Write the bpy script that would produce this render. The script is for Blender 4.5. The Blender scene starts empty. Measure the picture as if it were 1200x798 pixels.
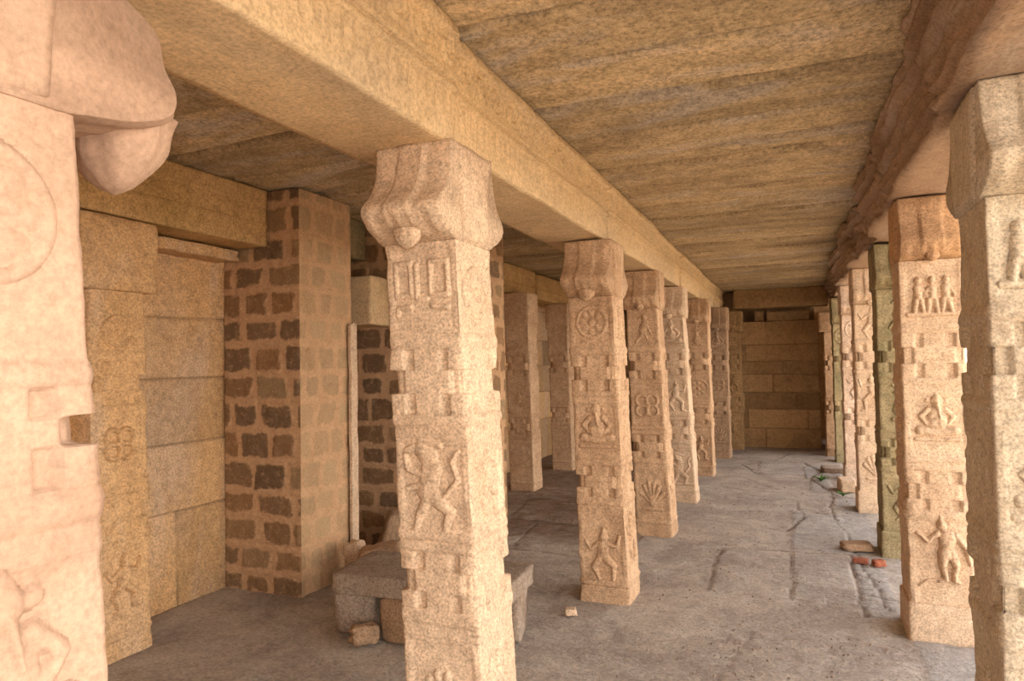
import bpy, math, random
import numpy as np
from mathutils import Matrix, Vector
from math import pi, sin, cos, radians, sqrt

SC = bpy.context.scene
COL = SC.collection

# ------------------------------------------------------------------ noise
def _hash(ix, iy, iz, seed):
    h = (ix * 374761393 + iy * 668265263 + iz * 2147483647 + seed * 1274126177) & 0xFFFFFFFF
    h = ((h ^ (h >> 13)) * 1274126177) & 0xFFFFFFFF
    h = ((h ^ (h >> 15)) * 2246822519) & 0xFFFFFFFF
    return ((h ^ (h >> 16)) & 0xFFFFFF) / float(0xFFFFFF)

def vnoise(x, y, z, seed=0):
    x, y, z = np.broadcast_arrays(np.asarray(x, float), np.asarray(y, float), np.asarray(z, float))
    fx, fy, fz = np.floor(x), np.floor(y), np.floor(z)
    ix, iy, iz = fx.astype(np.int64) + 5000, fy.astype(np.int64) + 5000, fz.astype(np.int64) + 5000
    tx, ty, tz = x - fx, y - fy, z - fz
    tx = tx * tx * (3 - 2 * tx); ty = ty * ty * (3 - 2 * ty); tz = tz * tz * (3 - 2 * tz)
    r = 0
    for a in (0, 1):
        for b in (0, 1):
            for c in (0, 1):
                w = (tx if a else 1 - tx) * (ty if b else 1 - ty) * (tz if c else 1 - tz)
                r = r + w * _hash(ix + a, iy + b, iz + c, seed)
    return r * 2 - 1

def fbm(x, y, z, seed=0, octs=3):
    r, a, f, n = 0, 1.0, 1.0, 0
    for k in range(octs):
        r = r + a * vnoise(x * f, y * f, z * f, seed + k * 17)
        n += a; a *= .5; f *= 2.03
    return r / n

def sstep(a, b, x):
    t = np.clip((x - a) / (b - a), 0, 1)
    return t * t * (3 - 2 * t)

# ------------------------------------------------------------------ object helpers
def build(name, V, F, mat, parent=None, loc=None, smooth=True, attrs=None):
    V = np.asarray(V, float).reshape(-1, 3)
    me = bpy.data.meshes.new(name)
    me.from_pydata(V.tolist(), [], F)
    me.update()
    if smooth:
        me.polygons.foreach_set('use_smooth', [True] * len(me.polygons))
    if attrs:
        for k, a in attrs.items():
            at = me.attributes.new(k, 'FLOAT', 'POINT')
            at.data.foreach_set('value', np.asarray(a, np.float32).ravel())
    me.materials.append(mat)
    o = bpy.data.objects.new(name, me)
    COL.objects.link(o)
    if parent is not None:
        o.parent = parent
    if loc is not None:
        o.location = loc
    return o

def tag(o, label=None, cat=None, group=None, kind=None):
    if label: o['label'] = label
    if cat: o['category'] = cat
    if group: o['group'] = group
    if kind: o['kind'] = kind
    return o

def empty(name, loc, rz=0.0):
    o = bpy.data.objects.new(name, None)
    COL.objects.link(o)
    o.location = loc
    o.rotation_euler = (0, 0, rz)
    o.empty_display_size = .2
    return o

def gridF(n, m, off=0, closed_m=False, flip=False):
    """quads of an n x m vertex grid (row-major), m optionally closed"""
    i = np.arange(n - 1)[:, None]
    j = np.arange(m if closed_m else m - 1)[None, :]
    j2 = (j + 1) % m
    a = i * m + j; b = i * m + j2; c = (i + 1) * m + j2; d = (i + 1) * m + j
    q = np.stack(np.broadcast_arrays(a, b, c, d), -1).reshape(-1, 4) + off
    if flip:
        q = q[:, ::-1]
    return q.tolist()

# ------------------------------------------------------------------ materials
def _mat(name):
    m = bpy.data.materials.new(name)
    m.use_nodes = True
    nt = m.node_tree
    nt.nodes.clear()
    out = nt.nodes.new('ShaderNodeOutputMaterial')
    bs = nt.nodes.new('ShaderNodeBsdfPrincipled')
    bs.inputs['Roughness'].default_value = .92
    bs.inputs['Specular IOR Level'].default_value = .15
    nt.links.new(bs.outputs[0], out.inputs[0])
    return m, nt, bs

class NT:
    def __init__(s, nt):
        s.nt = nt
        s.pos = nt.nodes.new('ShaderNodeNewGeometry').outputs['Position']
    def L(s, a, b): s.nt.links.new(a, b)
    def mapping(s, scale=(1, 1, 1), rot=(0, 0, 0), src=None):
        m = s.nt.nodes.new('ShaderNodeMapping')
        m.inputs['Scale'].default_value = scale
        m.inputs['Rotation'].default_value = rot
        s.L(src or s.pos, m.inputs['Vector'])
        return m.outputs[0]
    def noise(s, scale, detail=4, rough=.55, dist=0, vec=None):
        n = s.nt.nodes.new('ShaderNodeTexNoise')
        n.inputs['Scale'].default_value = scale
        n.inputs['Detail'].default_value = detail
        n.inputs['Roughness'].default_value = rough
        n.inputs['Distortion'].default_value = dist
        s.L(vec or s.pos, n.inputs['Vector'])
        return n.outputs['Fac']
    def vor(s, scale, vec=None, feature='F1'):
        n = s.nt.nodes.new('ShaderNodeTexVoronoi')
        n.feature = feature
        n.inputs['Scale'].default_value = scale
        s.L(vec or s.pos, n.inputs['Vector'])
        return n.outputs['Distance']
    def ramp(s, fac, stops):
        r = s.nt.nodes.new('ShaderNodeValToRGB')
        e = r.color_ramp.elements
        while len(e) < len(stops): e.new(.5)
        for k, (p, c) in enumerate(stops):
            e[k].position = p
            e[k].color = (*c, 1) if not isinstance(c, (int, float)) else (c, c, c, 1)
        s.L(fac, r.inputs[0])
        return r.outputs[0]
    def mix(s, a, b, fac, mode='MIX'):
        m = s.nt.nodes.new('ShaderNodeMix')
        m.data_type = 'RGBA'; m.blend_type = mode
        for sock, v in ((m.inputs[6], a), (m.inputs[7], b)):
            if isinstance(v, tuple): sock.default_value = (*v, 1)
            else: s.L(v, sock)
        if isinstance(fac, (int, float)): m.inputs[0].default_value = fac
        else: s.L(fac, m.inputs[0])
        return m.outputs[2]
    def attr(s, name):
        a = s.nt.nodes.new('ShaderNodeAttribute'); a.attribute_name = name
        return a.outputs['Fac']
    def math(s, op, a, b):
        m = s.nt.nodes.new('ShaderNodeMath'); m.operation = op
        for sock, v in ((m.inputs[0], a), (m.inputs[1], b)):
            if isinstance(v, (int, float)): sock.default_value = v
            else: s.L(v, sock)
        return m.outputs[0]
    def bump(s, h, strength, dist, prev=None):
        b = s.nt.nodes.new('ShaderNodeBump')
        b.inputs['Strength'].default_value = strength
        b.inputs['Distance'].default_value = dist
        s.L(h, b.inputs['Height'])
        if prev is not None: s.L(prev, b.inputs['Normal'])
        return b.outputs[0]

def granite(name, a, b, stain, stain_amt=.5, streak=(1, 1, 1), speck=.35, grain=70, bumpd=.006, sscale=2.0, vein=None, blocks=False):
    m, nt, bs = _mat(name)
    N = NT(nt)
    sv = N.mapping(streak)
    base = N.mix(a, b, N.ramp(N.noise(4, 5, .6, .4, sv), [(.3, 0.), (.7, 1.)]))
    st = N.ramp(N.noise(sscale, 6, .65, .8, sv), [(.45, 0.), (.68, stain_amt)])
    c = N.mix(base, stain, st)
    if vein:
        vv = N.mapping(vein[1])
        c = N.mix(c, vein[0], N.ramp(N.noise(vein[2], 6, .6, .6, vv), [(.52, 0.), (.66, vein[3])]))
    if blocks:
        c = N.mix(c, N.ramp(N.attr('tone'), [(0., .66), (.5, 1.), (1., 1.28)]), 1.0, 'MULTIPLY')
        c = N.mix(c, (.12, .08, .05), N.math('MULTIPLY', N.attr('joint'), .8))
    sp = N.ramp(N.noise(grain * 1.15, 4, .8), [(.35, 1 - speck * 1.25), (.5, 1.), (.65, 1 + speck * .9)])
    c = N.mix(c, sp, 1.0, 'MULTIPLY')
    sp2 = N.ramp(N.noise(grain * .28, 3, .6), [(.33, 1 - speck * .5), (.52, 1.), (.7, 1 + speck * .25)])
    c = N.mix(c, sp2, 1.0, 'MULTIPLY')
    N.L(c, bs.inputs['Base Color'])
    h1 = N.noise(grain * .5, 4, .7)
    n1 = N.bump(h1, .45, bumpd)
    h2 = N.noise(11, 4, .6, .3)
    n2 = N.bump(h2, .45, bumpd * 1.3, n1)
    N.L(n2, bs.inputs['Normal'])
    return m

G_WARM = granite('granite_warm', (.60, .42, .28), (.50, .33, .21), (.34, .20, .11), .55)
G_PALE = granite('granite_pale', (.68, .52, .38), (.58, .43, .31), (.48, .32, .21), .45, grain=85)
G_ROSE = granite('granite_rose', (.50, .355, .265), (.44, .30, .22), (.36, .22, .15), .4, speck=.14, grain=60, bumpd=.004)
G_LIME = granite('granite_limewashed', (.66, .52, .42), (.60, .46, .36), (.40, .27, .19), .6)
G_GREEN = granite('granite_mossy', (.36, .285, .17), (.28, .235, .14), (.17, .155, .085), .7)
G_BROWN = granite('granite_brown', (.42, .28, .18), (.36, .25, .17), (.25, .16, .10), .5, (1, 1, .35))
G_GREY = granite('granite_grey', (.62, .54, .42), (.54, .46, .36), (.34, .22, .14), .6, (1, 1, .4), grain=95)
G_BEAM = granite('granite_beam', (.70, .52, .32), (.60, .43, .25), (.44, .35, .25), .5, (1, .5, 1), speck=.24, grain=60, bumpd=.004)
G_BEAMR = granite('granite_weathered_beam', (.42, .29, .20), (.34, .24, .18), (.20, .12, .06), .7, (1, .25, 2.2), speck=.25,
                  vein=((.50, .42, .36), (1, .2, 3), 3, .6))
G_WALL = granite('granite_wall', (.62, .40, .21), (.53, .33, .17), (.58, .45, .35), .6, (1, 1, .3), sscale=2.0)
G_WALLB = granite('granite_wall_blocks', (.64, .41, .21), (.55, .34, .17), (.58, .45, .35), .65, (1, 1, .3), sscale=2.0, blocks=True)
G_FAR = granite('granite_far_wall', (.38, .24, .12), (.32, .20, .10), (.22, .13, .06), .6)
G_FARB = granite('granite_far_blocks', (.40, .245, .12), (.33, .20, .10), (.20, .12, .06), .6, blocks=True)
G_ROCK = granite('granite_rubble', (.38, .31, .25), (.30, .24, .20), (.24, .15, .10), .6, bumpd=.014)
G_CEIL = granite('ceiling_stone', (.58, .44, .27), (.43, .33, .20), (.20, .14, .09), .6, (.7, 2.2, 1), speck=.38, grain=45, bumpd=.012,
                 sscale=1.3, vein=((.48, .42, .36), (.6, 2.0, 1), 2.0, .8), blocks=True)
G_REDBRICK = granite('red_brick', (.42, .14, .08), (.34, .12, .08), (.2, .09, .06), .5)

def masonry_mat():
    m, nt, bs = _mat('rubble_masonry')
    N = NT(nt)
    stone = N.mix((.20, .13, .08), (.30, .19, .11), N.ramp(N.noise(9, 5, .7, .6), [(.35, 0.), (.65, 1.)]))
    stone = N.mix(stone, (.27, .18, .085), N.ramp(N.noise(3.1, 4, .6), [(.5, 0.), (.62, .5)]))
    stone = N.mix(stone, N.ramp(N.attr('tint'), [(0., (.14, .09, .06)), (.4, (.24, .15, .09)), (.75, (.36, .19, .09)), (1., (.40, .30, .18))]), .6)
    mort = N.mix((.62, .40, .24), (.54, .34, .20), N.ramp(N.noise(14, 4, .6), [(.35, 0.), (.65, 1.)]))
    a = N.math('ADD', N.attr('stone'), N.math('MULTIPLY', N.math('SUBTRACT', N.noise(22, 6, .8), .5), 2.4))
    fac = N.ramp(a, [(.30, 0.), (.95, 1.)])
    worn_lit_fac = N.ramp(N.math('MULTIPLY', N.attr('worn_lit'), N.noise(6, 5, .7)), [(.1, 0.), (.42, .62)])  # pales chosen faces: weathering, with the lit side put into the colour
    stone = N.mix(stone, (.60, .42, .25), worn_lit_fac)
    c = N.mix(mort, stone, fac)
    sp = N.ramp(N.noise(80, 3, .7), [(.3, .75), (.55, 1.), (.75, 1.15)])
    N.L(N.mix(c, sp, 1.0, 'MULTIPLY'), bs.inputs['Base Color'])
    n1 = N.bump(N.noise(40, 5, .7), .7, .01)
    N.L(N.bump(N.noise(13, 4, .6, .4), .6, .02, n1), bs.inputs['Normal'])
    return m
G_MASON = masonry_mat()

def floor_mat():
    m, nt, bs = _mat('dusty_flagstones')
    N = NT(nt)
    dust = N.mix((.54, .49, .44), (.38, .33, .30), N.ramp(N.noise(1.7, 8, .72, .6), [(.40, 0.), (.60, 1.)]))
    dust = N.mix(dust, (.58, .55, .52), N.ramp(N.noise(3.3, 7, .7, .3), [(.54, 0.), (.66, .6)]))
    slab = N.mix((.48, .45, .43), (.36, .34, .33), N.ramp(N.noise(6, 5, .7, .6), [(.35, 0.), (.65, 1.)]))
    a = N.math('ADD', N.attr('tone'), N.math('MULTIPLY', N.math('SUBTRACT', N.noise(3.5, 5, .7), .5), .9))
    c = N.mix(dust, slab, N.ramp(a, [(.35, 0.), (.65, 1.)]))
    c = N.mix(c, (.24, .15, .10), N.ramp(N.math('ADD', N.attr('brown_tone'), N.math('MULTIPLY', N.math('SUBTRACT', N.noise(7, 5, .75), .5), .8)), [(.35, 0.), (.8, .85)]))
    c = N.mix(c, (.17, .12, .09), N.attr('joint'))
    sp = N.ramp(N.noise(48, 5, .8), [(.3, .6), (.5, 1.), (.72, 1.3)])
    c = N.mix(c, sp, 1.0, 'MULTIPLY')
    sp2 = N.ramp(N.noise(17, 4, .7), [(.32, .8), (.55, 1.)])
    N.L(N.mix(c, sp2, 1.0, 'MULTIPLY'), bs.inputs['Base Color'])
    n1 = N.bump(N.noise(60, 4, .75), .8, .010)
    N.L(N.bump(N.noise(12, 5, .7), .5, .02, n1), bs.inputs['Normal'])
    return m
G_FLOOR = floor_mat()

def simple(name, col, rough=.9):
    m, nt, bs = _mat(name)
    N = NT(nt)
    N.L(N.mix(col, tuple(c * .8 for c in col), N.noise(5, 4)), bs.inputs['Base Color'])
    bs.inputs['Roughness'].default_value = rough
    return m
G_GROUND = simple('sunny_sand', (.55, .42, .28))
G_LEAF = simple('weed_leaf', (.10, .22, .05), .7)

# ------------------------------------------------------------------ relief carving
def caps(U, W, prims):
    """height field of swelling forms; prim = (x0,y0,x1,y1,r0,r1,h)"""
    H = np.zeros_like(U)
    for (x0, y0, x1, y1, r0, r1, h) in prims:
        dx, dy = x1 - x0, y1 - y0
        L2 = dx * dx + dy * dy + 1e-9
        t = np.clip(((U - x0) * dx + (W - y0) * dy) / L2, 0, 1)
        d = np.hypot(U - x0 - t * dx, W - y0 - t * dy)
        r = r0 + (r1 - r0) * t
        q = np.clip(1 - (d / r) ** 2, 0, 1)
        H = np.maximum(H, h * np.sqrt(q))
    return H

def ring(U, W, x, y, R, w, h):
    d = np.abs(np.hypot(U - x, W - y) - R)
    return h * np.sqrt(np.clip(1 - (d / w) ** 2, 0, 1))

def fig_lotus(U, W):
    R = np.hypot(U, W); A = np.arctan2(W, U)
    H = ring(U, W, 0, 0, .085, .012, .010)
    pet = .075 * (0.78 + .22 * np.abs(np.cos(4 * A)))
    H = np.maximum(H, .010 * np.sqrt(np.clip(1 - (np.abs(R - pet * .72) / (.026)) ** 2, 0, 1)) * (.35 + .65 * np.abs(np.cos(4 * A))))
    return np.maximum(H, .013 * np.sqrt(np.clip(1 - (R / .022) ** 2, 0, 1)))
def fig_knot(U, W):
    H = 0 * U
    for k in range(4):
        a = pi / 4 + k * pi / 2
        H = np.maximum(H, ring(U, W, .048 * cos(a), .048 * sin(a), .036, .011, .011))
    return np.maximum(H, caps(U, W, [(0, 0, 0, 0, .02, .02, .012)]))
def fig_seated(U, W):
    p = [(0, -.015, 0, .0, .052, .045, .020), (0, .03, 0, .04, .036, .03, .018), (0, .088, 0, .092, .030, .028, .020),
         (0, .118, 0, .13, .02, .01, .012), (.0, .075, .012, .01, .013, .008, .026),
         (-.04, .09, -.03, .085, .014, .012, .01), (.04, .09, .03, .085, .014, .012, .01),
         (-.035, .045, -.072, .01, .016, .013, .014), (-.072, .01, -.045, -.03, .013, .011, .014),
         (.035, .045, .072, .01, .016, .013, .014), (.072, .01, .045, -.03, .013, .011, .014),
         (-.075, -.06, .01, -.075, .024, .017, .018), (.075, -.06, -.01, -.075, .024, .017, .018),
         (-.095, -.105, .095, -.105, .012, .012, .012)]
    return caps(U, W, p)
def fig_dancer(U, W):
    p = [(0, .0, .005, .05, .026, .032, .018), (.01, .095, .01, .1, .024, .022, .019), (.01, .12, .01, .135, .014, .007, .014),
         (.03, .06, .075, .05, .013, .011, .013), (.075, .05, .09, .1, .011, .009, .013),
         (-.02, .06, -.06, .03, .013, .011, .013), (-.06, .03, -.085, .07, .011, .009, .013),
         (-.012, -.01, -.05, -.06, .022, .016, .017), (-.05, -.06, -.02, -.12, .015, .010, .015), (-.02, -.12, -.045, -.128, .01, .008, .012),
         (.014, -.01, .055, -.05, .022, .016, .017), (.055, -.05, .05, -.12, .015, .010, .015), (.05, -.12, .078, -.126, .01, .008, .012)]
    return caps(U, W, p)
def fig_monkey(U, W):
    U = (U - .018) / .88; W = (W - .012) / .88
    p = [(0, .02, .005, .075, .034, .044, .026), (-.018, .135, -.02, .145, .026, .024, .026), (-.022, .165, -.025, .19, .017, .008, .018),
         (-.04, .095, -.085, .055, .018, .014, .02), (-.085, .055, -.118, .085, .013, .010, .02), (-.118, .085, -.13, .092, .012, .010, .018),
         (.045, .09, .085, .03, .018, .014, .02), (.085, .03, .098, -.035, .013, .010, .02), (.098, -.035, .1, -.05, .012, .010, .018),
         (-.012, .0, -.02, -.06, .030, .020, .026), (-.02, -.06, -.008, -.135, .019, .012, .022), (-.008, -.135, -.04, -.145, .012, .009, .018),
         (.02, .0, .04, -.055, .030, .020, .026), (.04, -.055, .03, -.135, .019, .012, .022), (.03, -.135, .05, -.145, .012, .009, .018),
         (-.04, -.14, -.09, -.148, .009, .009, .012), (-.09, -.148, -.125, -.175, .009, .008, .012),
         (0, -.005, .0, .005, .035, .03, .028)]
    return caps(U, W, p)
def fig_lion(U, W):
    p = [(-.02, -.02, .0, .05, .034, .036, .016), (-.01, .085, -.03, .1, .032, .026, .02), (-.055, .105, -.075, .1, .016, .012, .016),
         (-.03, .13, .03, .115, .014, .012, .012), (-.03, .03, -.075, .045, .014, .011, .014), (-.075, .045, -.085, .085, .011, .010, .014),
         (-.03, .0, -.08, -.01, .014, .010, .013), (.0, -.03, .05, -.07, .028, .018, .016), (.05, -.07, .035, -.12, .016, .011, .014),
         (-.02, -.04, -.05, -.09, .022, .015, .014), (-.05, -.09, -.06, -.125, .013, .010, .013),
         (.035, -.03, .08, .02, .010, .009, .011), (.08, .02, .065, .07, .009, .009, .011), (.065, .07, .085, .1, .009, .007, .011),
         (-.07, -.13, .08, -.13, .012, .012, .010)]
    return caps(U, W, p)
def fig_frames(U, W):
    def box(x0, y0, x1, y1, w=.010, h=.010):
        return [(x0, y0, x1, y0, w, w, h), (x1, y0, x1, y1, w, w, h), (x1, y1, x0, y1, w, w, h), (x0, y1, x0, y0, w, w, h)]
    p = box(-.095, -.02, -.04, .085) + box(.03, -.02, .09, .085)
    p += [(-.02, .075, -.02, -.03, .010, .010, .010), (-.02, -.03, .015, -.03, .010, .010, .010),
          (-.09, -.06, -.045, -.055, .010, .010, .010), (.03, -.055, .085, -.06, .010, .010, .010), (-.09, -.06, -.095, -.08, .01, .01, .01)]
    return caps(U, W, p)
def fig_couple(U, W):
    p = []
    for s, x in ((1, -.055), (-1, .0), (1, .055)):
        p += [(x, -.01, x, .035, .018, .022, .016), (x, .07, x, .075, .017, .015, .017), (x + .018 * s, .03, x + .034 * s, -.005, .009, .008, .013),
              (x - .01, -.02, x - .018, -.075, .015, .011, .015), (x + .01, -.02, x + .02, -.075, .015, .011, .015)]
    p += [(-.1, -.085, .1, -.085, .012, .012, .012)]
    return caps(U, W, p)
def fig_vase(U, W):
    p = [(0, -.03, 0, -.02, .045, .042, .016), (0, .02, 0, .05, .018, .022, .013), (-.03, .065, .03, .065, .012, .012, .012),
         (-.04, -.085, .04, -.085, .013, .013, .012), (0, -.07, 0, -.05, .02, .02, .013),
         (0, .07, -.045, .11, .011, .007, .010), (0, .07, .045, .11, .011, .007, .010), (0, .07, 0, .13, .012, .006, .010)]
    return caps(U, W, p)
def fig_fan(U, W):
    p = [(0, -.07, .09 * sin(a), -.07 + .15 * cos(a), .012, .016, .012) for a in (-1.0, -.6, -.2, .2, .6, 1.0)]
    p += [(-.06, -.1, .06, -.1, .014, .014, .012), (0, -.05, 0, -.03, .03, .026, .018)]
    return caps(U, W, p)
def fig_parrot(U, W):
    p = [(.0, -.01, .02, .04, .03, .026, .014), (.015, .075, .01, .085, .022, .018, .016), (-.01, .08, -.03, .065, .01, .006, .012),
         (.0, -.03, -.05, -.09, .018, .008, .011), (.03, .02, .06, -.04, .014, .008, .011), (.02, -.04, .03, -.075, .009, .008, .010)]
    return caps(U, W, p)
FIGS = dict(lotus=(fig_lotus, 'medallion'), knot=(fig_knot, 'medallion'), seated=(fig_seated, 'relief_figure'), dancer=(fig_dancer, 'relief_figure'),
            monkey=(fig_monkey, 'monkey_relief'), lion=(fig_lion, 'lion_relief'), frames=(fig_frames, 'relief_ornament'), couple=(fig_couple, 'relief_figure'),
            vase=(fig_vase, 'vase_relief'), fan=(fig_fan, 'relief_ornament'), parrot=(fig_parrot, 'bird_relief'))

def relief(parent, kind, mat, center, udir, ndir, lean, scale=1.0, step=.0045, seed=1, mirror=1, label=None, gain=1.05):
    fn, nm = FIGS[kind]
    scale *= 1.14
    hx, hz = .14, .205
    us = np.arange(-hx, hx + 1e-6, step / scale); ws = np.arange(-hz, hz + 1e-6, step / scale)
    W, U = np.meshgrid(ws, us, indexing='ij')
    H = fn(U * mirror, W) * scale * gain
    H = H * (1 + .25 * fbm(U * 40, W * 40, seed * 1.3, seed, 2)) 
    wob = .0015 * fbm(U * 60, W * 60, seed * 3.1, seed + 5, 2)
    live = H > .0006
    ud = np.array(udir, float); nd = np.array(ndir, float)
    c = np.array(center, float)
    zoff = W * scale
    P = c + ud * (U * scale)[..., None] + np.array([0, 0, 1.]) * zoff[..., None] + nd * (H + wob * live - .004)[..., None]
    P[..., 0] += lean[0] * zoff; P[..., 1] += lean[1] * zoff
    n, m = U.shape
    q = np.array(gridF(n, m))
    fl = live.ravel()[q].any(axis=1)
    q = q[fl]
    if len(q) == 0: return
    used = np.unique(q)
    re = -np.ones(n * m, int); re[used] = np.arange(len(used))
    q = re[q]
    # facing direction
    V = P.reshape(-1, 3)[used]
    nrm = np.cross(V[q[0][1]] - V[q[0][0]], V[q[0][2]] - V[q[0][0]])
    if np.dot(nrm, nd) < 0: q = q[:, ::-1]
    o = build(nm, V, q.tolist(), mat, parent)
    if label: o['label'] = label
    return o

# ------------------------------------------------------------------ carved shaft
LAYOUT = [(0, .165, 'p'), (.165, .195, 'r'), (.195, .232, 'b1'), (.232, .275, 'b2'), (.275, .312, 'b1'), (.312, .335, 'r'), (.335, .355, 's'),
          (.355, .52, 'p'), (.52, .54, 'r'), (.54, .56, 'r'), (.56, .592, 'b1'), (.592, .632, 'b2'), (.632, .66, 'b1'), (.66, .69, 'r'), (.69, .71, 's'),
          (.71, .93, 'p'), (.93, .95, 'r'), (.95, 1.0, 's')]

LAYOUT0 = [(0, .20, 'p'), (.20, .222, 'r'), (.222, .245, 'b1'), (.245, .268, 'b2'), (.268, .30, 'b1'), (.30, .33, 'r')] + LAYOUT[6:]
def shaft_mesh(hwt, hwb, zt, lean, seed, res, layout=LAYOUT, notch=.036, hy=1.0, chips=1.0):
    rs = random.Random(seed)
    nt_ = max(10, int(2 * hwb / res))
    t = np.linspace(-1, 1, nt_, endpoint=False)
    X = np.concatenate([t, np.ones(nt_), -t, -np.ones(nt_)])
    Y = np.concatenate([-np.ones(nt_), t, np.ones(nt_), -t])
    T = np.concatenate([t] * 4)
    zs = list(np.arange(-.05, zt + .001, res * 1.1)) + [zt]
    jit = {}
    for f0, f1, k in layout:
        if k != 'p' or True:
            for f in (f0, f1):
                z = zt * (1 - f); zs += [z - .003, z + .003]
    zs = np.unique(np.round([z for z in zs if -.05 <= z <= zt], 4))
    m = len(X)
    Z = np.repeat(zs[:, None], m, 1)
    XX = np.repeat(X[None], len(zs), 0); YY = np.repeat(Y[None], len(zs), 0); TT = np.repeat(T[None], len(zs), 0)
    f = 1 - Z / zt
    hw = hwt + (hwb - hwt) * f
    cut = np.zeros_like(Z); rec = np.zeros_like(Z)
    AT = np.abs(TT)
    for f0, f1, k in layout:
        inr = (f >= f0) & (f < f1) | ((f1 >= 1) & (f >= f1))
        g = np.clip((f - f0) / (f1 - f0), 0, 1)
        if k == 'p':
            e = sstep(.03, .07, g) * sstep(.03, .07, 1 - g)
            rec += inr * .005 * e * (AT < .82)
        elif k == 'r':
            rec -= inr * .011 * np.sin(pi * g) ** .7
        elif k == 's':
            rec -= inr * .003
        elif k == 'b1':
            rec -= inr * .006
            rec += inr * ((AT > .36) & (AT < .60)) * .022
            rec += inr * (AT < .36) * .006
        elif k == 'b2':
            cut += inr * notch
            rec += inr * (AT > .62) * .014
    px, py = XX * hw, YY * hw
    a = hw - cut
    ax, ay = np.abs(px) + 1e-9, np.abs(py) + 1e-9
    s = np.maximum(np.minimum(hw / ax, a / ay), np.minimum(a / ax, hw / ay))
    s = np.where(cut > 0, np.minimum(s, 1), 1)
    px *= s; py *= s
    # recess along the face normal
    isY = np.repeat(np.concatenate([np.ones(nt_), np.zeros(nt_), np.ones(nt_), np.zeros(nt_)])[None], len(zs), 0) > .5
    nse = .0055 * fbm(px * 9, py * 9, Z * 9, seed, 3) + .0022 * fbm(px * 38, py * 38, Z * 38, seed + 3, 2)
    nse += .009 * fbm(px * 2.5, py * 2.5, Z * 2.2, seed + 9, 2)
    d = rec - nse
    px = np.where(isY, px, px - np.sign(XX) * d)
    py = np.where(isY, py - np.sign(YY) * d, py)
    # worn arrises
    ch = np.clip(vnoise(px * 5, py * 5, Z * 13, seed + 21) - .05, 0, 1) * .05 * chips
    ch += .012 + .01 * vnoise(px * 3, py * 3, Z * 30, seed + 25)
    cs = 1 - ch * sstep(.78, 1.0, AT) * 1.0
    px *= cs; py *= cs
    py *= hy
    V = np.stack([px + lean[0] * Z, py + lean[1] * Z, Z], -1)
    F = gridF(len(zs), m, closed_m=True)
    F.append(list(range(m))[::-1])
    F.append(list(range((len(zs) - 1) * m, len(zs) * m)))
    return V, F

def catmull(pts, n):
    P = np.array(pts, float)
    Q = np.vstack([2 * P[0] - P[1], P, 2 * P[-1] - P[-2]])
    out = []
    for i in range(1, len(Q) - 2):
        for t in np.linspace(0, 1, n, endpoint=False):
            a, b, c, d = Q[i - 1], Q[i], Q[i + 1], Q[i + 2]
            out.append(.5 * ((2 * b) + (c - a) * t + (2 * a - 5 * b + 4 * c - d) * t * t + (3 * b - a - 3 * c + d) * t ** 3))
    out.append(P[-1])
    return np.array(out)

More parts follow.
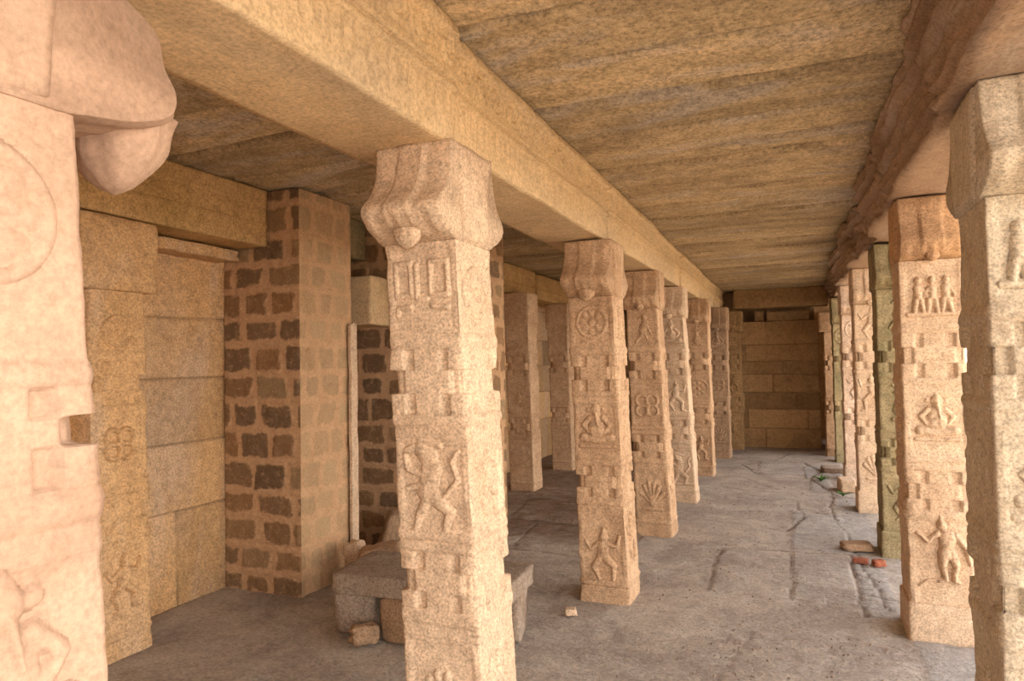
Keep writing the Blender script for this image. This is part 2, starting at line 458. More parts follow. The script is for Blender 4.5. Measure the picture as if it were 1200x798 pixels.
def capital(parent, mat, z0, z1, hs, wx, k, seed, ctr, drop=1.0, matp=None, low=0.0):
    """curved corbel capital: scrolls toward +Y and -Y, central strap, hanging lotus buds, a proud middle block"""
    h = z1 - z0
    half = catmull([(hs + .035 * k, z1), (hs + .045 * k, z1 - .18 * h), (hs + .062 * k, z1 - .36 * h), (hs + (.1 + .03 * low) * k, z1 - (.52 - .04 * low) * h),
                    (hs + .15 * k, z1 - .64 * h), (hs + .168 * k, z1 - (.70 + .04 * low) * h), (hs + .165 * k, z1 - (.77 + .07 * low) * h),
                    (hs + .12 * k, z1 - (.87 + .05 * low) * h), (hs + .06 * k, z1 - (.94 + .03 * low) * h), (hs - .02, z0 - .002)], 5)
    right = half
    left = half[::-1] * np.array([-1, 1])
    top = np.array([(y, z1) for y in np.linspace(-hs, hs, 7)[1:-1]])
    bot = np.array([(y, z0 - .002) for y in np.linspace(hs - .02, -hs + .02, 6)[1:-1]])
    loop = np.vstack([right, bot, left, top])
    nx = 33
    xs = np.linspace(-1, 1, nx)
    m = len(loop)
    YY = np.repeat(loop[None, :, 0], nx, 0); ZZ = np.repeat(loop[None, :, 1], nx, 0)
    XX = np.repeat(xs[:, None], m, 1)
    end = sstep(hs + .01, hs + .05, np.abs(YY)) 
    strap = (np.abs(XX) < .34)
    side = sstep(.72, 1, np.abs(XX))
    YY = YY + np.sign(YY) * end * (strap * .013 - side * .012 * k)
    # petal ribs under the nose
    under = sstep(z0 + .30 * h, z0 + .12 * h, ZZ) * end
    YY = YY + np.sign(YY) * under * .006 * np.cos(XX * pi * 5)
    W = wx * (1 - .0 * XX)
    px = XX * W
    nz = .006 * fbm(px * 10, YY * 10, ZZ * 10, seed, 3) + .007 * fbm(px * 3, YY * 3, ZZ * 3, seed + 4, 2)
    YY = YY + np.sign(YY) * nz; px = px + np.sign(px) * .006 * fbm(px * 9 + 4, YY * 9, ZZ * 9, seed + 8, 3)
    V = np.stack([px + ctr[0], YY + ctr[1], ZZ], -1)
    F = gridF(nx, m, closed_m=True, flip=True)
    F.append(list(range(m))); F.append(list(range((nx - 1) * m, nx * m))[::-1])
    c = build('capital', V, F, mat, parent)
    # proud block between the scrolls
    V2, F2 = softbox((hs * .80, 0, 0), seed + 31)
    def warp(P):
        t = (P[:, 2] * .5 + .5)
        hy = hs * (.72 + .22 * t ** 2)
        return np.stack([P[:, 0] * (wx + .014) + ctr[0], P[:, 1] * hy + ctr[1], z0 + .004 + t * (h - .006)], -1)
    b = build('capital_block', warp(V2), F2, mat, c)
    # hanging buds
    for s in (-1, 1):
        n, mm = 12, 24
        rows = []
        R = .05 * min(1.2, k) * (.75 + .25 * drop) * (1 + .4 * low); Hh = .10 * drop
        for i in range(n):
            t = i / (n - 1)
            r = R * (1 - t ** (2.2 - .7 * low)) ** .6 * (1 - .05 * sin(t * 9))
            r = max(r, .002)
            a = np.arange(mm) / mm * 2 * pi
            rr = r * (1 + .09 * np.cos(8 * a))
            rows.append(np.stack([rr * np.cos(a) * 1.35 + ctr[0], rr * np.sin(a) + ctr[1] + s * (hs + (.085 + .065 * low) * k), np.full(mm, z0 + (.10 + .1 * low) * h - t * Hh * (1 + .3 * low))], -1))
        P = np.array(rows)
        Fp = gridF(n, mm, closed_m=True, flip=True)
        Fp.append(list(range(mm))); Fp.append(list(range((n - 1) * mm, n * mm))[::-1])
        build('pendant', P, Fp, matp or mat, c)
    return c

_sb_cache = {}
def softbox(_, seed, n=14, rnd=.06, amp=.03):
    """unit box [-1,1]^3 with softened, slightly chipped skin"""
    key = (seed, n, rnd, amp)
    V, F = [], []
    t = np.linspace(-1, 1, n)
    A, B = np.meshgrid(t, t, indexing='ij')
    off = 0
    vs = []
    for ax in range(3):
        for s in (-1, 1):
            P = np.zeros((n, n, 3))
            P[..., ax] = s; P[..., (ax + 1) % 3] = A; P[..., (ax + 2) % 3] = B
            vs.append(P.reshape(-1, 3))
            F += gridF(n, n, off, flip=(s < 0)); off += n * n
    V = np.vstack(vs)
    # weld
    key = np.round(V, 5)
    uq, inv = np.unique(key, axis=0, return_inverse=True)
    inv = inv.ravel()
    F = inv[np.array(F)].tolist()
    V = uq.copy()
    # rounding
    inner = np.clip(V, -1 + rnd, 1 - rnd)
    d = V - inner
    L = np.linalg.norm(d, axis=1, keepdims=True)
    V = inner + d / np.maximum(L, 1e-9) * np.minimum(L, rnd)
    nz = amp * fbm(V[:, 0] * 2 + seed, V[:, 1] * 2, V[:, 2] * 2, seed, 3)
    V = V * (1 + nz[:, None])
    return V, F

def stone(name, loc, size, rot=(0, 0, 0), seed=1, mat=None, n=10, rnd=.25, amp=.12, parent=None, skew=0.0):
    """irregular rock or slab resting with its underside near loc.z"""
    V, F = softbox(0, seed, n, rnd, amp)
    rs = random.Random(seed)
    sk = Matrix.Identity(3)
    V = V + skew * np.stack([V[:, 1] * V[:, 2], V[:, 0] * V[:, 1], V[:, 0] * .5], -1)
    V = V + .05 * amp / .12 * np.stack([vnoise(V[:, 0] * 6, V[:, 1] * 6, V[:, 2] * 6, seed + j) for j in range(3)], -1)
    V = V * np.array(size) / 2
    R = np.array((Matrix.Rotation(rot[2], 3, 'Z') @ Matrix.Rotation(rot[1], 3, 'Y') @ Matrix.Rotation(rot[0], 3, 'X')))
    V = V @ R.T
    V[:, 2] -= V[:, 2].min()
    return build(name, V, F, mat, parent, loc)

# ------------------------------------------------------------------ columns
def column(x, yf, label, group, mat, figs, side=1, zt=1.98, ztop=2.34, hw=(.138, .152), lean=(0, 0), seed=1, res=.011, k=1.0, drop=1.0,
           block=False, base=False, matc=None, wx=.155, name='carved_column', layout=LAYOUT, notch=.036, depth=1.0, blk=(.2, .22), chips=1.0, figres=.0045, low=0.0, rgain=1.05):
    cy = yf + hw[1] * depth
    root = empty(name, (x, cy, 0))
    tag(root, label, 'column', group, 'thing')
    V, F = shaft_mesh(hw[0], hw[1], zt, lean, seed, res, layout, notch, depth, chips)
    build('shaft', V, F, mat, root)
    topc = (lean[0] * (zt + .15), lean[1] * (zt + .15))
    if block:
        V2, F2 = softbox(0, seed + 3, 18, .05, .02)
        V2 = V2 * np.array([blk[0], blk[1], (ztop - zt) / 2]) + np.array([topc[0], topc[1], (ztop + zt) / 2])
        build('capital', V2, F2, matc or mat, root)
    else:
        capital(root, matc or mat, zt, ztop, hw[0] * depth, wx, k, seed, topc, drop, low=low)
    if base:
        V2, F2 = softbox(0, seed + 5, 22, .06, .025)
        V2 = V2 * np.array([hw[1] + .012, hw[1] * depth + .012, .12]) + np.array([0, 0, .08])
        build('base_block', V2, F2, mat, root)
    for face, f, kind, sc, mir in figs:
        z = zt * (1 - f)
        h = hw[0] + (hw[1] - hw[0]) * f - .004
        if face == 'front': c = (lean[0] * z, -h * depth + lean[1] * z, z); u = (1, 0, 0); n = (0, -1, 0)
        else: c = (side * h + lean[0] * z, lean[1] * z, z); u = (0, 1, 0); n = (side, 0, 0)
        relief(root, kind, mat, c, u, n, lean, sc, figres, seed + int(f * 50), mir, None, rgain)
    return root

GL = 'carved columns of the left row'; GR = 'carved columns of the right row'; GM = 'columns against the left wall'
XL, XR = -1.185, .708
# left row, near to far
column(XL - .01, .503, 'pale rosy carved column filling the left edge of the view, with a big scrolled capital', GL, G_ROSE,
       [('side', .09, 'lotus', 1., 1), ('side', .43, 'seated', 1., 1), ('side', .8, 'dancer', 1.1, 1)], 1, 1.955, 2.34, (.143, .172), (0, -.043), 11, .008, 1.24, 1.15,
       layout=LAYOUT0, notch=.045, wx=.15, chips=.4, low=1.0)
column(XL + .022, 2.17, 'tall pale column with carved frames and a lion panel, standing before the slab bench', GL, G_PALE,
       [('front', .085, 'frames', 1., 1), ('front', .44, 'lion', 1.1, 1), ('front', .82, 'fan', 1., 1), ('side', .09, 'lotus', .9, 1), ('side', .44, 'dancer', .9, 1), ('side', .82, 'dancer', 1., -1)],
       1, 1.985, 2.335, (.147, .155), (-.036, -.02), 12, .0085, .85, .7, notch=.022)
column(XL + .025, 4.30, 'warm tan column carved with a seated pot-bellied figure, just right of the bench', GL, G_WARM,
       [('front', .085, 'lotus', 1., 1), ('front', .43, 'seated', 1.05, 1), ('front', .85, 'dancer', 1.1, 1), ('side', .09, 'vase', .9, 1), ('side', .43, 'parrot', .9, 1), ('side', .8, 'dancer', 1., 1)],
       1, 1.965, 2.33, (.15, .16), (-.03, 0), 13, .009, .9, .7, notch=.026)
column(XL + .01, 6.05, 'ochre column carved with a four-loop knot and a fan of snakes low down', GL, G_WARM,
       [('front', .09, 'parrot', 1.1, 1), ('front', .43, 'knot', 1.2, 1), ('front', .82, 'fan', 1.15, 1), ('side', .43, 'lotus', .9, 1), ('side', .82, 'dancer', .9, 1)],
       1, 2.0, 2.338, (.14, .158), (-.035, 0), 14, .012, .7, .5)
column(XL + .035, 7.55, 'tan carved column of the left row with a ragged pale right edge', GL, G_PALE,
       [('front', .09, 'seated', 1., 1), ('front', .43, 'dancer', 1.1, 1), ('front', .82, 'lion', 1.1, 1)], 1, 2.0, 2.338, (.14, .145), (-.045, 0), 15, .013, .7, .5)
column(XL + .02, 9.30, 'carved column of the left row showing a vase above a round medallion', GL, G_WARM,
       [('front', .09, 'vase', 1.1, 1), ('front', .43, 'lotus', 1.2, 1), ('front', .82, 'dancer', 1., 1)], 1, 2.02, 2.338, (.15, .155), (-.01, 0), 16, .014, .7, .5)
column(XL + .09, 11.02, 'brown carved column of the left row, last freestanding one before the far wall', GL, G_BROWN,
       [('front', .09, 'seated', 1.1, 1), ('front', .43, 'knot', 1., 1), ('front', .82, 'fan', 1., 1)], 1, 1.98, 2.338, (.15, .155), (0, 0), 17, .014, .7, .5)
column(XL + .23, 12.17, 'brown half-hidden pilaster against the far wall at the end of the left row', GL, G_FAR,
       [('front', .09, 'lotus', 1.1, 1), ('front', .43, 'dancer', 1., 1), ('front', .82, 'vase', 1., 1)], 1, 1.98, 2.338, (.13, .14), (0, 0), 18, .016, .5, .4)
# right row, near to far
column(XR + .012, 2.50, 'large pale grey granite column cut by the right edge of the view', GR, G_GREY,
       [('front', .09, 'couple', 1., 1), ('front', .43, 'seated', 1., 1), ('front', .62, 'knot', .7, 1), ('side', .43, 'lotus', .9, 1), ('side', .82, 'vase', .9, 1)],
       -1, 2.045, 2.41, (.15, .158), (0, .02), 21, .009, .8, .6, wx=.158, base=True, depth=1.29, notch=.006)
column(XR + .004, 4.31, 'pale carved column with a striding monkey relief near its foot', GR, G_PALE,
       [('front', .095, 'couple', 1.05, 1), ('front', .42, 'seated', .95, 1), ('front', .775, 'monkey', 1.05, 1), ('side', .43, 'dancer', .9, 1)],
       -1, 2.07, 2.42, (.158, .160), (0, .015), 22, .009, .6, .5, notch=.010, rgain=1.5, wx=.154, base=True, matc=granite('granite_orange', (.60, .38, .21), (.50, .32, .2), (.33, .2, .12), .6, (1, 1, .3)))
column(XR + .045, 5.98, 'dark mossy green column standing behind the monkey column', GR, G_GREEN,
       [('front', .09, 'parrot', 1.1, 1), ('front', .43, 'vase', 1.2, 1), ('front', .78, 'dancer', 1.1, 1)], -1, 2.06, 2.41, (.15, .155), (0, .0), 23, .012, .7, .5, base=True)
column(XR + .01, 7.63, 'pale tan column with two dancer reliefs, next behind the mossy green column', GR, G_PALE,
       [('front', .09, 'dancer', 1.1, 1), ('front', .43, 'dancer', 1.2, -1), ('front', .78, 'fan', 1.1, 1)], -1, 2.06, 2.42, (.15, .155), (.0, 0), 24, .013, .7, .5, base=True)
column(XR, 9.36, 'narrow-looking whitish column with peeling limewash in the right row', GR, G_LIME,
       [('front', .09, 'lotus', 1.1, 1), ('front', .43, 'dancer', 1.1, 1)], -1, 2.06, 2.42, (.15, .155), (0, 0), 25, .014, .7, .5, base=True)
column(XR - .02, 11.05, 'dark green far column of the right row, before the square-headed post', GR, G_GREEN,
       [('front', .09, 'lotus', 1.2, 1), ('front', .43, 'vase', 1.1, 1)], -1, 2.02, 2.40, (.15, .155), (.0, 0), 26, .014, .7, .5)
column(.53, 11.72, 'slim post with a plain square stone head near the dark gap beside the far wall', GR, G_WARM,
       [], -1, 1.93, 2.24, (.085, .095), (0, 0), 27, .014, block=True, blk=(.155, .12), name='stone_post')
# left wall row
column(-3.545, 2.46, 'ochre pilaster with a square medallion block head against the left wall', GM, G_WALL,
       [('side', .115, 'lotus', .9, 1), ('side', .42, 'knot', 1.0, 1), ('side', .80, 'dancer', 1.0, 1)], 1, 1.97, 2.37, (.165, .175), (0, -.018), 31, .010, rgain=1.9,
       block=True, blk=(.20, .235), name='stone_pilaster')
column(-3.0, 7.52, 'warm brown pilaster seen between the framed column and the seated-figure column', GM, G_WARM,
       [('side', .43, 'lotus', .8, 1), ('front', .43, 'vase', .8, 1)], 1, 2.0, 2.37, (.15, .15), (-.02, 0), 33, .014, block=True, blk=(.165, .17), name='stone_pilaster')
column(-3.08, 9.28, 'narrow brown column half hidden behind the seated-figure column', GM, G_WARM,
       [('side', .43, 'lotus', .8, 1)], 1, 2.0, 2.37, (.15, .15), (-.02, 0), 34, .016, block=True, blk=(.165, .17), name='stone_pilaster')
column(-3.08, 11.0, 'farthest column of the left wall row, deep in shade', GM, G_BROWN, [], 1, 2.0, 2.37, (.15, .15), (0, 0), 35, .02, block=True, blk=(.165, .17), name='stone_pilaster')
# big medallion on the pilaster's block head
for o in list(COL.objects):
    if o.get('label', '').startswith('ochre pilaster'):
        relief(o, 'seated', G_WALL, (.205 - .035, -.04, 2.17), (0, 1, 0), (1, 0, 0), (0, 0), 1.15, .006, 5, 1, None, .8)

# ------------------------------------------------------------------ beams
def beam(name, label, group, x0, x1, z0, z1, ya, yb, prof, side, mat, seed, step=.02, engrave=False, extra=None, amp=.005, rough_end=.0):
    """long stone beam; prof = [(outward offset, z fraction)] on its carved side (side=+1: faces +X at x1, -1: faces -X at x0)"""
    xf = x1 if side > 0 else x0
    xb = x0 if side > 0 else x1
    z1 = min(z1, 2.778 - .006 * max(yb, 0))
    P = np.array(prof, float)
    zf = np.unique(np.concatenate([np.linspace(0, 1, 64 if engrave and step < .015 else 30 if step < .03 else 14), P[:, 1]]))
    offs = np.interp(zf, P[:, 1], P[:, 0])
    face = [(xf + side * o, z0 + f * (z1 - z0)) for o, f in zip(offs, zf)]
    nb = 12
    top = [(xf + (xb - xf) * t, z1) for t in np.linspace(0, 1, nb)[1:-1]]
    back = [(xb, z1 + (z0 - z1) * t) for t in np.linspace(0, 1, 6)]
    bot = [(xb + (xf - xb) * t, z0) for t in np.linspace(0, 1, 16)[1:-1]]
    loop = np.array(face + top + back + bot)
    nf = len(face)
    m = len(loop)
    ys = np.arange(ya, yb, step); ys = np.append(ys, yb)
    n = len(ys)
    X = np.repeat(loop[None, :, 0], n, 0); Z = np.repeat(loop[None, :, 1], n, 0); Yg = np.repeat(ys[:, None], m, 1)
    isf = np.zeros(m); isf[:nf] = 1
    isf = np.repeat(isf[None], n, 0)
    nz = amp * fbm(Yg * 6, X * 6, Z * 8, seed, 3) + amp * .5 * fbm(Yg * 30, X * 30, Z * 30, seed + 2, 2) + amp * 1.8 * fbm(Yg * 1.3, X, Z * 2, seed + 4, 2)
    if engrave:
        F_ = np.clip((Z - z0) / (z1 - z0), 0, 1)
        # scroll band in the upper fascia, little petals in the lower one
        cz = z0 + .76 * (z1 - z0); cell = .17
        cy = (np.floor(Yg / cell) + .5) * cell
        dy, dz = Yg - cy, Z - cz
        R = np.hypot(dy, dz); A = np.arctan2(dz, dy)
        sp = np.sin(R * 150 + A * np.where(np.floor(Yg / cell) % 2 > .5, 1, -1))
        nz = nz + isf * .008 * sp * (F_ > .63) * (F_ < .90) * (R < .075)
        nz = nz + isf * .0035 * np.sin(Yg * 110) * (F_ > .18) * (F_ < .42)
        # dentil nicks along the top edge
        nick = (np.sin(Yg * 62 + 2 * np.sin(Yg * 7)) > .86)
        nz = nz - isf * .02 * nick * (F_ > .91)
    if extra is not None:
        nz = nz + isf * extra(Yg, np.clip((Z - z0) / (z1 - z0), 0, 1))
    X = X + side * nz * (isf + .0)
    Z = Z + np.where((isf < .5) & (Z < z0 + 1e-4), -1.2 * amp * fbm(Yg * 5, X * 5, 0, seed + 7, 3), 0)
    edge = np.minimum(Yg - ya, yb - Yg)
    soft = .012 * (1 - sstep(0, .03, edge))
    X = X - side * soft * isf
    V = np.stack([X, Yg, Z], -1)
    F = gridF(n, m, closed_m=True, flip=(side < 0))
    # end caps
    a = list(range(m)); b = list(range((n - 1) * m, n * m))
    if side > 0: F += [a[::-1], b]
    else: F += [a, b[::-1]]
    c = np.array([(x0 + x1) / 2, ya, z0])
    o = build(name, V - c, F, mat, None, tuple(c))
    tag(o, label, 'beam', group, 'thing')
    return o

PL = [(0, 0), (0, .41), (.018, .425), (.018, .455), (-.004, .47), (-.004, .50), (.018, .515), (.018, .545), (.0, .56), (.006, .87), (.03, .885), (.03, .93), (.018, 1)]
GLB = 'beams carried by the left row of columns'
GRB = 'beams carried by the right row of columns'
GMB = 'beams over the left wall pilasters'
beam('stone_beam', 'broad sunlit beam with scroll engraving, above the tall column with carved frames', GLB, -1.53, -1.105, 2.335, 2.775, -1.5, 2.19, PL, 1, G_BEAM, 41, .011, True)
ls = [(2.20, 4.47, 'tan beam with ragged nicked top edge, ending on the seated-figure column'), (4.48, 6.2, 'left row beam reaching from the seated-figure column to the knot column'),
      (6.21, 7.7, 'short left row beam above the knot column and the ragged pale one'), (7.71, 9.45, 'left row beam ending over the vase and medallion column'),
      (9.46, 11.2, 'left row beam meeting the last freestanding brown column'), (11.21, 12.5, 'farthest left row beam, its end against the far lintel')]
for i, (a, b, l) in enumerate(ls):
    beam('stone_beam', l, GLB, -1.53, -1.135 + [0, .01, -.005, .01, .0, .01][i], 2.345, 2.79, a, b, PL, 1, G_BEAM, 42 + i, .012 if i == 0 else .02, i < 4, amp=.007)

PR = [(0, 0), (.0, .22), (.018, .26), (.02, .44), (.05, .50), (.055, .68), (.085, .76), (.09, 1)]
jr = [2.95, 3.35, 3.9, 4.5, 5.0, 5.55, 6.2, 6.9, 7.5, 8.4, 9.3, 10.2, 11.1]
rj = random.Random(5)
jo = [rj.uniform(-.04, .045) for _ in range(len(jr) + 1)]
def rx(Y, f):
    # joints run slanting down the face, like overlapping scroll ends
    Ys = Y + .30 * (f - .5) + .07 * np.sin(f * 9)
    idx = np.searchsorted(np.array(jr), Ys)
    o = np.array(jo)[idx]
    st = .013 * np.sin(f * 34 + 2.2 * fbm(Y * 2, f * 2, 0, 77, 2))
    return o + st + .02 * fbm(Y * 3.1, f * 5, 0, 78, 2)
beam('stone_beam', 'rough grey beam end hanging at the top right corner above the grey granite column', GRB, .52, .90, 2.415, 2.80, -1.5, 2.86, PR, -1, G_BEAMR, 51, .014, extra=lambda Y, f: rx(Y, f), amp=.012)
rs_ = [(2.87, 4.45, 'shaded brown weathered beam between the grey granite column and the monkey column'), (4.46, 6.1, 'shaded right row beam from the monkey column to the mossy column'),
       (6.11, 7.8, 'shaded right row beam from the mossy column to the dancer column'), (7.81, 9.5, 'shaded right row beam ending over the limewashed column'),
       (9.51, 12.5, 'farthest shaded right row beam disappearing into the dark corner')]
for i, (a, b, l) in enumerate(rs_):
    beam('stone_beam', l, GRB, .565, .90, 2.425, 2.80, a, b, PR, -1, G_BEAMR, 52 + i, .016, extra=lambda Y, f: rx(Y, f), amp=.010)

PM = [(0, 0), (0, .3), (.006, .33), (.006, .38), (0, .4), (0, .7), (.008, .73), (.008, 1)]
G_MOTTLE = granite('granite_mottled_beam', (.60, .39, .19), (.50, .32, .15), (.34, .23, .08), .55, (1, .8, .6), sscale=1.6)  # beam colour broken up by random darker blotches
beam('stone_beam', 'ochre beam with dark mottling above the square-headed pilaster at left', GMB, -3.74, -3.335, 2.375, 2.775, -5.3, 3.70, PM, 1, G_MOTTLE, 61, .02)
beam('stone_beam', 'short mossy beam piece showing just behind the masonry pier', GMB, -3.74, -3.34, 2.43, 2.78, 4.30, 4.88, PM, 1, G_GREEN, 62, .03)
beam('stone_beam', 'far left beam over the columns beyond the masonry wall, nearer part', GMB, -3.5, -3.13, 2.375, 2.78, 5.2, 8.45, PM, 1, G_MOTTLE, 63, .03)
beam('stone_beam', 'far left beam over the columns beyond the masonry wall, deeper part', GMB, -3.5, -3.11, 2.375, 2.78, 8.46, 12.5, PM, 1, G_MOTTLE, 64, .04)

# ------------------------------------------------------------------ ceiling, walls, floor
def ceiling():
    xs = np.arange(-4.1, 1.80, .05); ys = np.concatenate([np.arange(-5.6, .5, .06), np.arange(.5, 14.2, .019)])  # unseen overhang past the right columns widened to stop sun patches
    Y, X = np.meshgrid(ys, xs, indexing='ij')
    rs = random.Random(9)
    j = [-5.8]; 
    while j[-1] < 14.5: j.append(j[-1] + rs.uniform(.38, .66))
    j = np.array(j)
    Yw = Y + .02 * fbm(X * 1.2, Y * .3, 0, 90, 2) + .03 * (X + 1.2) * 0
    left = X < -1.3
    Yw = np.where(left, Yw + .21, Yw)
    k = np.searchsorted(j, Yw) - 1
    k = np.clip(k, 0, len(j) - 2)
    r1 = np.array([rs.uniform(-.010, .010) for _ in j]); r2 = np.array([rs.uniform(-.03, .03) for _ in j])
    u = Yw - j[k]; w = j[k + 1] - j[k]
    base = r1[k] + r2[k] * (u - w / 2)
    d = np.minimum(u, w - u)
    gap = .032 * (1 - sstep(.004, .020, d + .008 * fbm(X * 7, Y * 3, 0, 92, 2)))
    Yq = Y + .12 * X + .05 * fbm(X * .8, Y * .8, 4, 99, 2)
    chis = .009 * fbm(X * .9, Yq * 7, 0, 93, 3) + .003 * fbm(X * 6, Yq * 22, 1, 94, 2) + .014 * fbm(X * 1.5, Y * 2.0, 2, 95, 2)
    ridge = .03 * np.clip(fbm(X * .5, Yq * 4.5, 5, 96, 2) - .25, 0, 1)
    Z = 2.785 + base + gap - chis + ridge * 2
    Z = Z - .006 * np.clip(Y, 0, 13)
    n, m = Y.shape
    V = np.stack([X, Y, Z], -1).reshape(-1, 3)
    F = gridF(n, m)            # faces look down
    # top slab
    o0 = len(V)
    c = np.array([[xs[0], ys[0], 3.1], [xs[-1], ys[0], 3.1], [xs[-1], ys[-1], 3.1], [xs[0], ys[-1], 3.1]])
    V = np.vstack([V, c])
    F.append([o0, o0 + 1, o0 + 2, o0 + 3])
    F.append([o0 + 1, o0] + list(range(0, m)))
    F.append([o0 + 3, o0 + 2] + list(range(n * m - 1, (n - 1) * m - 1, -1)))
    F.append([o0, o0 + 3] + list(range((n - 1) * m, -1, -m)))
    F.append([o0 + 2, o0 + 1] + list(range(m - 1, n * m, m)))
    # make lower faces point down
    F = [f[::-1] if i < (n - 1) * (m - 1) else f for i, f in enumerate(F)]
    jt = 1 - sstep(.006, .020, d + .008 * fbm(X * 7, Y * 3, 0, 92, 2)); crack = sstep(.30, .42, fbm(X * .5, Yq * 4.5, 5, 96, 2)) * .45
    tn = np.array([rs.uniform(.25, .75) for _ in j])[k]
    return build('ceiling', V, F, G_CEIL, attrs=dict(joint=np.append(np.maximum(jt * .6, crack).ravel() * .8, [0] * 4), tone=np.append(tn.ravel(), [0] * 4)))
tag(ceiling(), 'rough chiselled stone slabs laid across the aisle as a low ceiling', None, None, 'structure')

def course_wall(name, mat, origin, udir, ndir, L, H, courses, seed, step=.022, thick=.35, gapd=.014, zoff=0.0, amp=.008, wmin=.45, wmax=1.0, vj=None, fine=None):
    """ashlar wall: heightfield on the seen side, plain box behind"""
    us = np.arange(0, L + 1e-6, step)
    if fine: us = np.concatenate([np.arange(0, fine[0], .06), np.arange(fine[0], fine[1], step), np.arange(fine[1], L + .02, .03)])
    us[-1] = L
    ws = np.arange(0, H + 1e-6, step); ws[-1] = H
    W, U = np.meshgrid(ws, us, indexing='ij')
    rs = random.Random(seed)
    c = np.array([0] + courses + [H + .3])
    Ww = W + .012 * fbm(U * 1.5, W, 0, seed, 2)
    k = np.clip(np.searchsorted(c, Ww) - 1, 0, len(c) - 2)
    d = np.minimum(Ww - c[k], c[k + 1] - Ww)
    h = np.zeros_like(U); TN = np.zeros_like(U)
    for i in range(len(c) - 1):
        js = [-.2]
        if vj and i in vj: js += vj[i]
        while js[-1] < L + .2: js.append(js[-1] + rs.uniform(wmin, wmax))
        js = np.array(js)
        Uw = U + .01 * fbm(U, W * 3, i, seed + 5, 2)
        q = np.clip(np.searchsorted(js, Uw) - 1, 0, len(js) - 2)
        dd = np.minimum(Uw - js[q], js[q + 1] - Uw)
        ro = np.array([rs.uniform(-.010, .012) for _ in js]); tn = np.array([rs.random() for _ in js])
        sel = k == i
        h = np.where(sel, ro[q], h)
        TN = np.where(sel, tn[q], TN)
        d = np.where(sel, np.minimum(d, dd), d)
    h = h - gapd * (1 - sstep(.002, .011, d))
    h = h + amp * fbm(U * 6, W * 6, 0, seed + 8, 3) + amp * .4 * fbm(U * 25, W * 25, 0, seed + 9, 2)
    o = np.array(origin, float); ud = np.array(udir, float); nd = np.array(ndir, float)
    P = o + ud * U[..., None] + np.array([0, 0, 1.]) * W[..., None] + nd * h[..., None]
    n, m = U.shape
    V = P.reshape(-1, 3)
    F = gridF(n, m)
    nr = np.cross(ud, (0, 0, 1.))
    fl = np.dot(nr, nd) < 0
    if fl: F = [f[::-1] for f in F]
    b = len(V)
    Bk = [o - nd * thick, o + ud * L - nd * thick, o + ud * L + np.array([0, 0, H]) - nd * thick, o + np.array([0, 0, H]) - nd * thick]
    V = np.vstack([V, Bk])
    G = [[b + 3, b + 2, b + 1, b], [b, b + 1] + list(range(m - 1, -1, -1)), [b + 2, b + 3] + list(range((n - 1) * m, n * m)),
         [b + 3, b] + list(range(0, n * m, m)), [b + 1, b + 2] + list(range(n * m - 1, -1, -m))]
    if fl: G = [g[::-1] for g in G]
    JT = .7 * (1 - sstep(.001, .009, d))
    return build(name, V, F + G, mat, attrs=dict(tone=np.append(TN.ravel(), [0] * 4), joint=np.append(JT.ravel(), [0] * 4)))

tag(course_wall('wall_left', G_WALLB, (-3.755, -5.5, -.05), (0, 1, 0), (1, 0, 0), 18.4, 2.86, [.66, 1.10, 1.53, 1.93, 2.40], 71,
                vj={0: [8.82], 1: [7.7, 9.6], 2: [8.0, 9.7], 3: [8.2, 9.6], 4: [7.8, 9.7]}, wmin=.6, wmax=1.2, step=.011, fine=(8.0, 9.3), gapd=.018), 'large ochre granite blocks of the left wall', None, None, 'structure')
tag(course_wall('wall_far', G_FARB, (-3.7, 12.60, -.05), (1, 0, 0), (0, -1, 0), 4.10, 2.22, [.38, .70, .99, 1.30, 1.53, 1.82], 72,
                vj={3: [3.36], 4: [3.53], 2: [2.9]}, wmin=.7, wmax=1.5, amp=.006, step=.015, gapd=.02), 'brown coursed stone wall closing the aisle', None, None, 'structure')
tag(course_wall('added_wall_near', G_WALL, (-3.9, -5.5, -.05), (1, 0, 0), (0, 1, 0), 4.9, 2.85, [.6, 1.1, 1.6, 2.1], 76, step=.08), 'unseen stone wall added behind the view to keep light out', None, None, 'structure')  # added out of view to cut the light coming from behind
# dark chamber beyond the gap right of the far wall, closed by added walls
tag(course_wall('wall_back', G_FAR, (-3.9, 12.98, -.05), (1, 0, 0), (0, -1, 0), 4.25, 2.85, [.4, .8, 1.2, 1.6, 2.0], 75, step=.06), 'stone wall added to block light in the gaps above the far wall', None, None, 'structure')  # added to stop sky light leaking in above the far wall
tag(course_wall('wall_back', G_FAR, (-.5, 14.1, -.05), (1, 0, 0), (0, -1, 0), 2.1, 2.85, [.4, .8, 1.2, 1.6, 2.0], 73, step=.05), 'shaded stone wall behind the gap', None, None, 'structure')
tag(course_wall('added_wall_right', G_FAR, (.66, 11.95, -.05), (0, 1, 0), (-1, 0, 0), 2.3, 2.46, [.4, .8, 1.2, 1.6, 2.0], 74, step=.04), 'stone wall added at the far right corner to block light', None, None, 'structure')  # added behind the last post to block outside light

